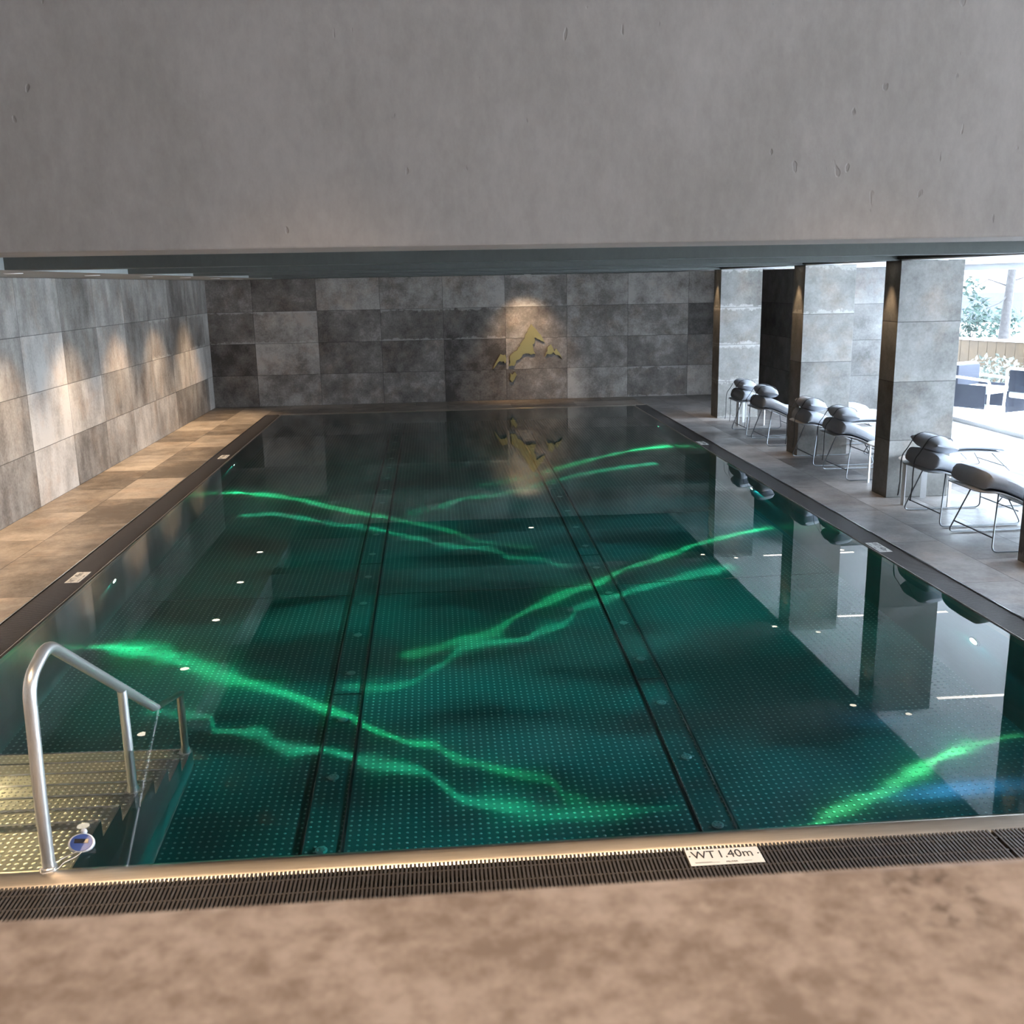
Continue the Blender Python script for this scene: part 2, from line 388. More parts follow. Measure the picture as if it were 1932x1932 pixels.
# bulkhead across the opening and the ledge in front of the camera
struct('wall_bulkhead', B(XW, FX, 3.70, 4.20, 2.39, 4.9, bevel=0.006), M_bulk, 'grey plaster bulkhead hanging over the pool end')
struct('wall_ledge', B(XW, FX, 0.10, 0.618, -0.2, 1.85, bevel=0.012), M_ledge, 'brown stone ledge in front of the pool')
struct('floor_gallery', B(XW, FX, -3.4, 0.10, 0.55, 0.75), M_deckB)
# deck slabs
GL0, GR1, GF0 = -3.09, 3.865, 3.30        # outer edges of the gratings
struct('floor_left', B(XW, GL0, 0.618, YB, -0.2, 0.0), M_deckL, 'brown stone tile walkway along the side wall')
struct('floor_right', B(GR1, FX+0.1, 0.618, YB, -0.2, 0.0), M_deckR, 'grey stone tile deck under the loungers')
struct('floor_back', B(GL0, GR1, Y1+0.06, YB, -0.2, 0.0), M_deckB, 'narrow tiled strip at the foot of the end wall')
struct('floor_front', B(GL0, GR1, 0.618, GF0, -0.2, 0.0), M_deckB)
# pool shell
bm = bmesh.new()
add_box(bm, XL-0.05, XL, Y0-0.03, Y1+0.06, -DEP, -0.025); struct('wall_pool_left', bm, M_pwall, 'steel pool side beneath the tiled walkway')
struct('wall_pool_right', B(XR, XR+0.05, Y0-0.03, Y1+0.06, -DEP, -0.025), M_pwall, 'steel pool side beneath the lounger deck')
struct('wall_pool_front', B(XL, XR, Y0-0.05, Y0-0.004, -DEP, -0.045), M_pwall)
struct('wall_pool_back', B(XL, XR, Y1, Y1+0.05, -DEP, -0.02), M_pwall)
struct('floor_pool', B(XL-0.05, XR+0.05, Y0-0.05, Y1+0.06, -DEP-0.1, -DEP), M_pfloor, 'studded stainless pool floor under green light')
# cross weld of the floor sheets
struct('trim_floor_weld', quick_boxes([(XL, -0.83, 8.636, 8.644, -DEP, -DEP+0.003), (-0.58, 1.345, 8.636, 8.644, -DEP, -DEP+0.003), (1.585, XR, 8.636, 8.644, -DEP, -DEP+0.003)]), M_steel)
# coping: raised steel lip all round
def coping(name, pts2d, axis, a0, a1, mat, label):
    bm = bmesh.new()
    if axis == 'X': M = Matrix(((0, 0, 1, 0), (1, 0, 0, 0), (0, 1, 0, 0), (0, 0, 0, 1)))
    else: M = Matrix(((1, 0, 0, 0), (0, 0, 1, 0), (0, 1, 0, 0), (0, 0, 0, 1)))
    add_prism(bm, pts2d, a0, a1, M); return struct(name, bm, mat, label, smooth=True)
coping('trim_coping_front', [(3.605, -0.10), (3.605, -0.020), (3.625, -0.006), (3.660, 0.002), (3.672, 0.009), (3.684, 0.010), (3.694, 0.005), (3.735, -0.030), (3.735, -0.10)], 'X', XL-0.02, XR+0.02, M_coping, 'polished steel pool edge in front of the gratings')
coping('trim_coping_back', [(Y1-0.005, -0.10), (Y1-0.005, 0.004), (Y1+0.02, 0.012), (Y1+0.06, 0.004), (Y1+0.06, -0.10)], 'X', XL-0.05, XR+0.05, M_coping, 'thin steel pool edge at the end wall')
coping('trim_coping_left', [(XL-0.03, -0.10), (XL-0.03, -0.004), (XL-0.012, 0.004), (XL+0.004, -0.006), (XL+0.004, -0.10)], 'Y', 3.605, Y1+0.05, M_coping, None)
coping('trim_coping_right', [(XR-0.004, -0.10), (XR-0.004, -0.006), (XR+0.012, 0.004), (XR+0.03, -0.004), (XR+0.03, -0.10)], 'Y', 3.605, Y1+0.05, M_coping, None)
# gutter troughs below the gratings
struct('trim_gutter_left', B(GL0, XL-0.03, GF0, Y1+0.06, -0.2, -0.09), M_grateD)
struct('trim_gutter_right', B(XR+0.03, GR1, GF0, Y1+0.06, -0.2, -0.09), M_grateD)
struct('trim_gutter_front', B(XL-0.03, XR+0.03, GF0, 3.605, -0.2, -0.09), M_grateD)
# steel edge strip between walkway and grating
struct('trim_edge_left', B(GL0-0.012, GL0, GF0, Y1+0.06, -0.05, 0.002), M_steel)
struct('trim_edge_right', B(GR1, GR1+0.012, GF0, Y1+0.06, -0.05, 0.002), M_steel)
# water
bm = bmesh.new()
vs = [bm.verts.new(c) for c in ((XL+0.003, 3.700, 0), (XR-0.003, 3.700, 0), (XR-0.003, Y1-0.004, 0), (XL+0.003, Y1-0.004, 0))]
bm.faces.new(vs); struct('pool_water', bm, M_water, 'still green pool water mirroring the room')
# ceilings: soffits, coffers, beams
struct('ceiling_left', B(XW, -2.85, 4.20, YB, ZC, ZC+0.5), M_soff, 'lowered ceiling strip with spotlights above the walkway')
struct('ceiling_lounge', B(4.65, FX+0.3, 4.20, YB, ZC, ZC+0.5), M_lceil, 'white ceiling over the loungers')
struct('ceiling_coffer', B(-2.85, 4.65, 4.20, YB, ZC+0.42, ZC+0.5), M_coff)
struct('ceiling_back', B(-2.85, 4.60, 18.5, YB, ZC, ZC+0.42), M_beam)
struct('trim_coffer_side', B(4.60, 4.65, 4.20, 19.0, ZC+0.012, ZC+0.42), M_coff)
for y0, y1 in ((7.10, 7.45), (9.88, 10.22), (12.50, 12.88), (16.20, 16.60)):
    struct('ceiling_beam', B(-2.85, 4.64, y0, y1, ZC, ZC+0.42, bevel=0.004), M_beam, 'grey ceiling beam crossing above the pool')
# pillars
for i, (y0, y1) in enumerate(((16.20, 16.60), (12.47, 12.87), (9.85, 10.20), (7.09, 7.44))):
    struct('pillar', B(4.63, 5.285 if i else 5.31, y0, y1, 0, ZC, bevel=0.003), M_pill,
           ['tiled pillar nearest the end wall', 'tiled pillar behind the middle loungers', 'tiled pillar with yellow floor glow beside the near loungers', 'tiled pillar cut off by the picture edge'][i])

# ------------------------------------------------------------------ facade windows
def facade():
    ys = [0.9, 4.3, 8.4, 12.6, 16.55]
    for i, (a, b) in enumerate(zip(ys, ys[1:])):
        w = B(FX, FX+0.10, a, a+0.07, 0, ZC); add_box(w, FX, FX+0.10, b-0.07, b, 0, ZC)
        add_box(w, FX, FX+0.10, a+0.07, b-0.07, 0, 0.06); add_box(w, FX, FX+0.10, a+0.07, b-0.07, ZC-0.09, ZC)
        f = tag(obj('window_%d' % (i+1), w, M_white), None, None, None, 'structure')
        obj('pane', B(FX+0.045, FX+0.053, a+0.07, b-0.07, 0.06, ZC-0.09), M_glass, f)
    a, b = -3.4, -1.0
    w = B(FX, FX+0.10, a, a+0.07, 0.55, 4.9); add_box(w, FX, FX+0.10, b-0.07, b, 0.55, 4.9)
    add_box(w, FX, FX+0.10, a+0.07, b-0.07, 0.55, 0.8); add_box(w, FX, FX+0.10, a+0.07, b-0.07, 4.7, 4.9)
    f = tag(obj('window_5', w, M_white), None, None, None, 'structure')
    obj('pane', B(FX+0.045, FX+0.053, a+0.07, b-0.07, 0.8, 4.7), M_glass, f)
    struct('wall_facade', quick_boxes([(FX, FX+0.2, -1.0, 4.30, ZC, 4.9), (FX, FX+0.2, -1.0, 0.9, -0.2, ZC)]), M_bulk)
facade()

# ------------------------------------------------------------------ lamps
def spot(name, loc, power, col, size, blend=0.6, rad=0.03, aim=(0, 0, -1), parent=None):
    d = bpy.data.lights.new(name, 'SPOT'); d.energy = power; d.color = col; d.spot_size = math.radians(size); d.spot_blend = blend; d.shadow_soft_size = rad
    o = bpy.data.objects.new(name, d); link(o, parent); o.location = loc
    o.rotation_euler = Vector(aim).to_track_quat('-Z', 'Y').to_euler(); return o
WARM = (1.0, 0.70, 0.42)
def downlight(x, y, z, label, group, power, size, aim=(0, 0, -1), r=0.045, col=WARM, blend=0.6):
    t = thing('ceiling_downlight', label, 'ceiling light', (x, y, z), 0, group)
    obj('trim_ring', add_lathe(bmesh.new(), [(r, 0.02), (r, -0.003), (r+0.004, -0.006), (r+0.016, -0.004), (r+0.016, 0.0), (r+0.010, 0.02)], 20), M_white, t, True)
    obj('lens', add_lathe(bmesh.new(), [(0, -0.002), (r*0.98, -0.002), (r*0.98, 0.010), (0, 0.010)], 20), M_lens, t)
    spot('downlight_lamp', (0, 0, -0.015), power, col, size, blend, 0.03, aim, t)
    return t
for i, y in enumerate((4.62, 6.46, 8.33, 10.2, 12.07, 13.94, 15.81, 17.68)):
    downlight(-3.28, y, ZC, 'round recessed spotlight in the walkway ceiling strip, %s' % ['out of sight by the bulkhead', 'second from the bulkhead', 'nearest one visible above the side wall', 'second visible one above the side wall', 'third visible one along the side wall', 'fourth visible one along the side wall', 'second from the end wall', 'nearest the end wall'][i],
              'spotlights in the walkway ceiling strip', 330, 80, (-0.32, 0, -1), r=0.055, blend=1.0)
for i, y in enumerate((16.40, 12.66, 10.03, 7.26)):
    nm = ['pillar nearest the end wall', 'pillar behind the middle loungers', 'pillar beside the near loungers', 'pillar at the picture edge'][i]
    downlight(4.50, y, ZC, 'small ceiling spotlight on the pool side of the ' + nm, 'spotlights around the pillars', 42, 50, (0.05, 0, -1), r=0.035)
    downlight(5.0, y-0.29, ZC, 'small ceiling spotlight before the face of the ' + nm, 'spotlights around the pillars', 8, 50, (0, 0.05, -1), r=0.035)
for i, y in enumerate((16.18, 12.95, 10.10)):
    for x0, x1 in ((5.50, 7.10),):
        t = thing('linear_ceiling_light', 'slim recessed light line in the lounge ceiling ' + ['by the pale end wall', 'beside the middle pillar', 'beside the near pillar'][i], 'ceiling light', (x0, y, ZC), 0, 'light lines in the lounge ceiling')
        obj('light_frame', quick_boxes([(0, x1-x0, -0.040, -0.034, -0.006, 0.01), (0, x1-x0, 0.034, 0.040, -0.006, 0.01), (-0.006, 0, -0.040, 0.040, -0.006, 0.01), (x1-x0, x1-x0+0.006, -0.040, 0.040, -0.006, 0.01)]), M_white, t)
        obj('diffuser', B(0, x1-x0, -0.034, 0.034, -0.003, 0.01), M_tubeL, t)
downlight(1.74, 18.78, ZC, 'ceiling spotlight aimed at the brass mountain emblem', None, 170, 74, (0.01, 0.62, -1), r=0.05, blend=1.0)
downlight(6.95, 16.35, ZC, 'ceiling spotlight washing the pale wall at the end of the lounge', None, 10, 60, (0, 0.3, -1), r=0.04)
# gallery lamps above the ledge
for i, (x, y) in enumerate(((-2.4, 0.9), (-0.7, 0.9), (1.0, 0.9), (2.7, 0.9))):
    downlight(x, y, 4.9, 'ceiling lamp high above the ledge, number %s from the side wall' % ['one', 'two', 'three', 'four'][i], 'lamps above the ledge', 165, 75, (0, -0.02, -1), r=0.07, col=(1.0, 0.75, 0.53), blend=0.8)
for i, (x, y) in enumerate(((-2.2, 2.5), (-0.4, 2.5), (1.6, 2.5))):
    downlight(x, y, 4.9, 'ceiling lamp before the bulkhead, %s' % ['nearest the side wall', 'middle of the row', 'farthest from the side wall'][i], 'lamps before the bulkhead', 680, 46, (0, 0.10, -1), r=0.07, blend=1.0)

# underwater lamps: each throws streaks of green light over the floor through its lens
S = {
'L1a': [(-2.73, 7.65), (-2.46, 7.59), (-2.23, 7.52), (-1.98, 7.32), (-1.78, 7.15), (-1.5, 6.94), (-1.2, 6.77), (-0.99, 6.6), (-0.86, 6.48), (-0.71, 6.37), (-0.61, 6.29), (-0.51, 6.16), (-0.4, 6.08), (-0.29, 5.99), (-0.18, 5.95), (-0.09, 5.93), (-0.01, 5.81), (0.07, 5.73), (0.18, 5.67), (0.31, 5.59), (0.44, 5.52), (0.57, 5.48), (0.62, 5.42), (0.66, 5.25)],
'L1b': [(-1.97, 6.51), (-1.78, 6.46), (-1.6, 6.42), (-1.54, 6.22), (-1.37, 6.2), (-1.23, 6.18), (-1.14, 6.05), (-1.02, 5.94), (-0.84, 5.93), (-0.66, 5.85), (-0.52, 5.76), (-0.32, 5.7), (-0.18, 5.63), (-0.12, 5.58), (-0.06, 5.48), (0.0, 5.39), (0.07, 5.3), (0.19, 5.26), (0.32, 5.21), (0.47, 5.13), (0.59, 5.11), (0.78, 5.11), (1.2, 5.09)],
'R1a': [(1.95, 4.80), (2.06, 4.87), (2.16, 4.94), (2.3, 5.0), (2.44, 5.05), (2.61, 5.15), (2.78, 5.25), (2.95, 5.36), (3.11, 5.43), (3.27, 5.48), (3.49, 5.53)],
'R2a': [(-0.25, 7.3), (-0.08, 7.38), (0.03, 7.47), (0.14, 7.57), (0.32, 7.6), (0.44, 7.69), (0.51, 7.84), (0.62, 8.0), (0.77, 8.16), (0.93, 8.32), (1.06, 8.44), (1.21, 8.58), (1.38, 8.65), (1.5, 8.79), (1.69, 9.01), (1.85, 9.13), (2.33, 9.47), (2.54, 9.68), (2.84, 9.85), (3.1, 10.0), (3.46, 10.17)],
'R2b': [(-0.69, 6.76), (-0.47, 6.75), (-0.24, 6.81), (-0.16, 6.94), (-0.02, 7.11), (0.13, 7.42), (0.27, 7.46), (0.48, 7.48), (0.66, 7.49), (0.76, 7.65), (0.96, 7.74), (1.06, 7.87), (1.12, 8.09), (1.25, 8.17), (1.52, 8.32), (1.73, 8.49), (2.04, 8.64), (2.36, 8.82), (2.68, 8.94)],
'L2a': [(-2.67, 12.77), (-2.18, 12.56), (-1.74, 12.27), (-1.29, 11.78), (-0.87, 11.43), (-0.61, 11.21), (-0.31, 10.96), (-0.07, 10.77), (0.17, 10.49), (0.34, 10.16), (0.61, 10.03), (0.83, 9.88)],
'L2b': [(-2.24, 11.54), (-1.97, 11.59), (-1.62, 11.36), (-1.22, 11.03), (-0.9, 10.88), (-0.58, 10.63), (-0.34, 10.39), (-0.18, 10.29), (-0.06, 10.12), (0.16, 9.98), (0.49, 9.88), (0.59, 9.72), (0.65, 9.54), (0.96, 9.49), (1.14, 9.22)],
'R3a': [(0.56, 12.74), (0.96, 12.97), (1.38, 13.34), (1.69, 13.69), (2.0, 13.98), (2.5, 14.46), (3.01, 14.85), (3.5, 15.03)],
'R3b': [(-0.29, 11.42), (0.05, 11.73), (0.29, 12.05), (0.65, 12.13), (1.03, 12.4), (1.45, 12.79), (1.89, 13.19), (2.32, 13.43), (2.62, 13.6), (2.98, 13.72)],
}
def fcurve(n, x, pts):
    c = n.new('ShaderNodeFloatCurve'); cm = c.mapping; cv = cm.curves[0]
    while len(cv.points) > 2: cv.points.remove(cv.points[1])
    cv.points[0].location = pts[0]; cv.points[-1].location = pts[-1]
    for p in pts[1:-1]: cv.points.new(*p)
    for p in cv.points: p.handle_type = 'VECTOR'
    cm.update(); n.put(c.inputs['Value'], x); return c.outputs[0]
LAMP_GAIN = 1.0; STRAND = 1.45; BASE = 0.66
def aurora_light(name, loc, strands, base, parent):
    """strands: (key, width points, gain points, colour); base: list of soft pools (u, v, su, sv, colour)"""
    d = bpy.data.lights.new(name, 'POINT'); d.energy = 4*PI*PI; d.shadow_soft_size = 0.004; d.use_nodes = True
    n = NT(d.node_tree); em = d.node_tree.nodes['Emission']
    X, Y, Z = n.sep(n.new('ShaderNodeTexCoord').outputs['Normal'])
    nz = n.m('MAXIMUM', n.m('MULTIPLY', Z, -1.0), 0.05)
    H = DEP + loc[2]
    u = n.m('MULTIPLY_ADD', n.m('DIVIDE', X, nz), H, loc[0]); v = n.m('MULTIPLY_ADD', n.m('DIVIDE', Y, nz), H, loc[1])
    total = None
    def addc(a, fac, col):
        s = n.vm('SCALE', n.comb(*col), fac)
        return s if a is None else n.vm('ADD', a, s)
    for key, wid, gain, col in strands:
        P = S[key]; u0, u1 = P[0][0], P[-1][0]; v0 = min(p[1] for p in P)-0.05; v1 = max(p[1] for p in P)+0.05
        t = n.m('DIVIDE', n.m('SUBTRACT', u, u0), u1-u0, clamp=True)
        c = n.m('MULTIPLY_ADD', fcurve(n, t, [((p[0]-u0)/(u1-u0), (p[1]-v0)/(v1-v0)) for p in P]), v1-v0, v0)
        w = fcurve(n, t, wid); g = fcurve(n, t, gain)
        wn = n.noise(n.comb(n.m('MULTIPLY', u, 2.6), wid[0][1]*90, 0.0), 1.0, 2, 0.5)
        w = n.m('MULTIPLY', w, n.m('MULTIPLY_ADD', n.smooth(wn, 0.3, 0.7), 1.3, 0.55))
        dv = n.m('SUBTRACT', v, c)
        q = n.m('DIVIDE', dv, n.m('MULTIPLY', w, 0.68))
        core = n.m('POWER', 2.71828, n.m('MULTIPLY', n.m('MULTIPLY', q, q), -1.0))
        q3 = n.m('DIVIDE', q, 3.2); halo = n.m('MULTIPLY', n.m('POWER', 2.71828, n.m('MULTIPLY', n.m('MULTIPLY', q3, q3), -1.0)), 0.10)
        f = n.m('MULTIPLY', n.m('MULTIPLY', n.m('ADD', core, halo), g), STRAND)
        out = n.m('MAXIMUM', n.m('SUBTRACT', u0, u), n.m('SUBTRACT', u, u1))
        f = n.m('MULTIPLY', f, n.smooth(out, 0.16, 0.0))
        st = n.noise(n.comb(n.m('MULTIPLY', u, 0.55), n.m('MULTIPLY', v, 1.6), 0.0), 7, 3, 0.6)
        f = n.m('MULTIPLY', f, n.m('MULTIPLY_ADD', n.smooth(st, 0.3, 0.7), 0.9, 0.45))
        total = addc(total, f, col)
    for bu, bv, su, sv, col in base:
        a = n.m('DIVIDE', n.m('SUBTRACT', u, bu), su); b = n.m('DIVIDE', n.m('SUBTRACT', v, bv), sv)
        e = n.m('POWER', 2.71828, n.m('MULTIPLY', n.m('ADD', n.m('MULTIPLY', a, a), n.m('MULTIPLY', b, b)), -1.0))
        ns = n.noise(n.comb(n.m('MULTIPLY', u, 0.55), n.m('MULTIPLY', v, 1.2), 3.7), 1.3, 3, 0.55)
        e = n.m('MULTIPLY', e, n.m('MULTIPLY', n.m('MULTIPLY_ADD', n.smooth(ns, 0.34, 0.64), 0.74, 0.26), BASE))
        total = addc(total, e, col)
    k = n.m('DIVIDE', LAMP_GAIN*H*H, n.m('POWER', nz, 3.0))
    total = n.vm('SCALE', total, n.m('MULTIPLY', k, n.m('LESS_THAN', Z, -0.06)))
    n.put(em.inputs['Color'], total); em.inputs['Strength'].default_value = 1.0
    o = bpy.data.objects.new(name, d); link(o, parent); o.location = loc
    return o
GREEN = (0.03, 1.0, 0.36); GREEN2 = (0.03, 0.85, 0.42); TEAL = (0.004, 0.125, 0.110); TEALB = (0.008, 0.15, 0.19); DGREEN = (0.003, 0.085, 0.058); FARG = (0.0015, 0.030, 0.024)
W0 = [(0, 0.06), (1, 0.06)]
lamps = [
 (XL, 8.41, 'underwater lamp in the pool wall nearest the handrail', M_uwl,
  [('L1a', [(0, 0.05), (0.2, 0.14), (0.35, 0.12), (0.6, 0.07), (1, 0.05)], [(0, 0.9), (0.2, 1.0), (0.6, 0.85), (0.85, 0.5), (1, 0.3)], GREEN),
   ('L1b', [(0, 0.06), (0.3, 0.07), (0.6, 0.07), (0.72, 0.09), (1, 0.05)], [(0, 0.25), (0.25, 0.6), (0.6, 0.65), (0.75, 0.5), (1, 0.2)], GREEN2)],
  [(-1.2, 7.2, 2.6, 1.6, DGREEN)]),
 (XL, 13.71, 'underwater lamp in the pool wall farther along the walkway', M_uwl,
  [('L2a', [(0, 0.07), (0.3, 0.09), (1, 0.06)], [(0, 1.2), (0.5, 0.75), (0.75, 0.35), (1, 0.2)], GREEN),
   ('L2b', [(0, 0.10), (0.3, 0.09), (1, 0.06)], [(0, 0.4), (0.3, 0.6), (0.7, 0.5), (1, 0.25)], GREEN2)],
  [(-0.5, 10.6, 3.4, 3.2, DGREEN), (0.0, 14.0, 3.5, 2.2, FARG)]),
 (XR, 6.21, 'underwater lamp in the pool wall below the near loungers', M_uwl,
  [('R1a', [(0, 0.05), (0.5, 0.06), (1, 0.05)], [(0, 0.9), (0.6, 1.0), (0.8, 0.75), (1, 0.4)], (0.10, 1.0, 0.30))],
  [(2.9, 5.03, 0.35, 0.07, (0.10, 0.55, 1.2)), (2.75, 5.9, 0.22, 0.12, (0.05, 0.35, 0.6)), (1.6, 5.6, 2.4, 1.5, TEALB), (-0.6, 5.2, 2.4, 1.8, TEAL), (1.4, 7.4, 2.6, 1.2, TEAL)]),
 (XR, 11.12, 'underwater lamp in the pool wall below the middle loungers', M_uwl,
  [('R2a', [(0, 0.08), (0.4, 0.08), (0.6, 0.06), (1, 0.06)], [(0, 0.4), (0.3, 0.65), (0.6, 0.75), (1, 1.0)], GREEN),
   ('R2b', [(0, 0.09), (0.3, 0.07), (0.5, 0.08), (1, 0.10)], [(0, 0.35), (0.3, 0.6), (0.6, 0.6), (1, 0.5)], GREEN2)],
  [(1.0, 8.2, 3.4, 2.4, TEAL), (2.2, 10.8, 2.4, 1.8, TEALB)]),
 (XR, 16.07, 'green underwater lamp in the pool wall near the end wall', M_uwg,
  [('R3a', [(0, 0.06), (1, 0.08)], [(0, 0.2), (0.4, 0.6), (1, 1.5)], GREEN),
   ('R3b', [(0, 0.10), (0.5, 0.07), (1, 0.10)], [(0, 0.5), (0.5, 0.4), (1, 0.7)], GREEN2)],
  [(0.8, 13.0, 3.4, 2.6, FARG), (1.5, 16.5, 3.4, 3.0, FARG)]),
]
for x, y, label, lm, strands, base in lamps:
    s = 1 if x < 0 else -1
    t = thing('underwater_lamp', label, 'pool lamp', (x, y, -0.57), 0, 'underwater lamps in the pool walls')
    M = Matrix.Rotation(s*PI/2, 4, 'Y')
    obj('lamp_ring', add_lathe(bmesh.new(), [(0.045, 0), (0.047, 0.014), (0.058, 0.018), (0.066, 0.012), (0.067, 0)], 24, M), M_steel, t, True)
    obj('lens', add_lathe(bmesh.new(), [(0.044, 0.001), (0.042, 0.008), (0, 0.012)], 24, M), lm, t, True)
    aurora_light('aurora_lamp', (x + s*0.05, y, -0.555), strands, base, None)

def added_stair_lamp(y, z, label, gain):  # added unseen lamp, gives the stairs the golden light of the ceiling lamps
    t = thing('underwater_lamp', label, 'pool lamp', (XL, y, z), 0, 'underwater lamps in the pool walls')
    M = Matrix.Rotation(PI/2, 4, 'Y')
    obj('lamp_ring', add_lathe(bmesh.new(), [(0.030, 0), (0.032, 0.010), (0.042, 0.012), (0.048, 0.008), (0.049, 0)], 24, M), M_steel, t, True)
    obj('lens', add_lathe(bmesh.new(), [(0.029, 0.001), (0.027, 0.006), (0, 0.008)], 24, M), M_lens, t, True)
    d = bpy.data.lights.new('added_stair_light', 'POINT'); d.energy = 4*PI*PI; d.shadow_soft_size = 0.01; d.use_nodes = True
    n = NT(d.node_tree); em = d.node_tree.nodes['Emission']
    X, Y, Z = n.sep(n.new('ShaderNodeTexCoord').outputs['Normal'])
    lx, ly, lz = XL+0.03, y, z
    SL = 0.64                                     # slope of the flight: the beam is shaped to light only the treads along it
    h = (-0.165-SL*(ly-4.15)) - lz
    den = n.m('MINIMUM', n.m('MULTIPLY_ADD', Y, SL, Z), -0.02)
    tt = n.m('DIVIDE', h, den)
    u = n.m('MULTIPLY_ADD', X, tt, lx); v = n.m('MULTIPLY_ADD', Y, tt, ly)
    m = n.m('MULTIPLY', n.smooth(u, -1.62, -1.78), n.m('MULTIPLY', n.smooth(v, 6.0, 5.8), n.smooth(v, 3.4, 3.7)))
    m = n.m('MULTIPLY', m, n.m('MULTIPLY_ADD', n.noise(n.comb(u, v, 0.0), 2.2, 3, 0.5), 1.6, 0.1))
    m = n.m('MULTIPLY', m, n.m('MULTIPLY_ADD', n.smooth(u, -1.6, -2.5), 0.7, 0.5))
    k = n.m('DIVIDE', n.m('MULTIPLY', tt, tt), n.m('MAXIMUM', n.m('MULTIPLY', Z, -1.0), 0.04))
    n.put(em.inputs['Color'], n.vm('SCALE', n.comb(1.0, 0.80, 0.40), n.m('MULTIPLY', n.m('MULTIPLY', m, k), gain)))
    em.inputs['Strength'].default_value = 1.0
    o = bpy.data.objects.new('added_stair_light', d); link(o); o.location = (lx, ly, lz)
added_stair_lamp(5.55, -0.09, 'added unseen warm lamp in the pool wall brightening the stairs', 0.42)

# ------------------------------------------------------------------ pool fittings
def channel(x0, x1, side):
    ys = (Y0, 6.67, 9.51, 12.34, 15.18, Y1)
    words = ('at the near pool edge', 'second from the near edge', 'in the middle of the pool', 'second from the end wall', 'at the far pool edge')
    # dark slots either side
    struct('trim_channel_slot', quick_boxes([(x0-0.018, x0-0.004, Y0, Y1, -DEP-0.05, -DEP+0.004), (x1+0.004, x1+0.018, Y0, Y1, -DEP-0.05, -DEP+0.004)]), M_dark)
    for i, (a, b) in enumerate(zip(ys, ys[1:])):
        t = thing('channel_cover', 'studded steel cover strip on the pool floor, %s row, %s' % (side, words[i]), 'floor cover', ((x0+x1)/2, a, -DEP), 0, 'cover strips of the %s floor channel' % side)
        w = (x1-x0)/2
        bm = bmesh.new(); add_box(bm, -w, w, 0.004, b-a-0.004, 0, 0.006); obj('cover_plate', bm, M_pfloor, t)
        bm = quick_boxes([(-w-0.003, -w+0.003, 0.004, b-a-0.004, 0, 0.010), (w-0.003, w+0.003, 0.004, b-a-0.004, 0, 0.010), (-w, w, 0.002, 0.009, 0, 0.010)]); obj('edge_strip', bm, M_steel, t)
        k0 = math.ceil((a-4.894-0.06)/0.705)
        for k in range(k0, k0+5):
            yn = 4.894 + 0.705*k
            if not (a+0.06 < yn < b-0.06): continue
            bm = bmesh.new(); add_lathe(bm, [(0.034, 0.006), (0.034, 0.012), (0.026, 0.015), (0.012, 0.012), (0, 0.012)], 16, Matrix.Translation((0, yn-a, 0)))
            for q in range(6):
                c, s2 = math.cos(q*PI/3), math.sin(q*PI/3); add_lathe(bm, [(0.006, 0.012), (0.005, 0.019), (0, 0.020)], 6, Matrix.Translation((0.021*c, yn-a+0.021*s2, 0)))
            obj('inlet_nozzle', bm, M_nozzle, t, True)
channel(-0.808, -0.602, 'stair-side'); channel(1.372, 1.560, 'lounger-side')

def stairs():
    t = thing('pool_stairs', 'studded steel stairs leading down into the water beside the handrail', 'stairs', (XL, Y0, -DEP))
    xs0, xs1 = 0.002, -1.584-XL
    noses = [4.22, 4.485, 4.75, 5.015, 5.28, 5.545, 5.81]; zs = [-0.165-0.17*k for k in range(7)]
    y = 0.004
    for k, (ny, z) in enumerate(zip(noses, zs)):
        b = ny-Y0; bm = bmesh.new()
        add_box(bm, xs0, xs1-0.004, y+0.001, b, z+DEP-0.012, z+DEP)
        obj('tread', bm, M_tread, t)
        obj('nosing', B(xs0, xs1-0.004, b-0.014, b+0.002, z+DEP-0.006, z+DEP+0.003), M_steel, t)
        zb = zs[k+1]+DEP if k < 6 else 0.0
        obj('riser', B(xs0, xs1-0.004, b-0.010, b-0.002, zb, z+DEP-0.012), M_pwall, t)
        y = b
    poly = [(0, 0)]; y = 0
    pts = [(0.0, 0.0)]
    prof = [(0.004, zs[0]+DEP)]
    for k, (ny, z) in enumerate(zip(noses, zs)):
        prof.append((ny-Y0, z+DEP)); 
        if k < 6: prof.append((ny-Y0, zs[k+1]+DEP))
    prof.append((noses[-1]-Y0, 0.0)); prof.append((0.004, 0.0))
    M = Matrix(((0, 0, 1, 0), (1, 0, 0, 0), (0, 1, 0, 0), (0, 0, 0, 1)))
    obj('side_panel', add_prism(bmesh.new(), prof, xs1-0.004, xs1+0.004, M), M_pwall, t)
    bm = quick_boxes([(xs1-0.004, xs1+0.012, 0, noses[-1]-Y0, 0, 0.006)]); obj('weld_strip', bm, M_steel, t)
stairs()

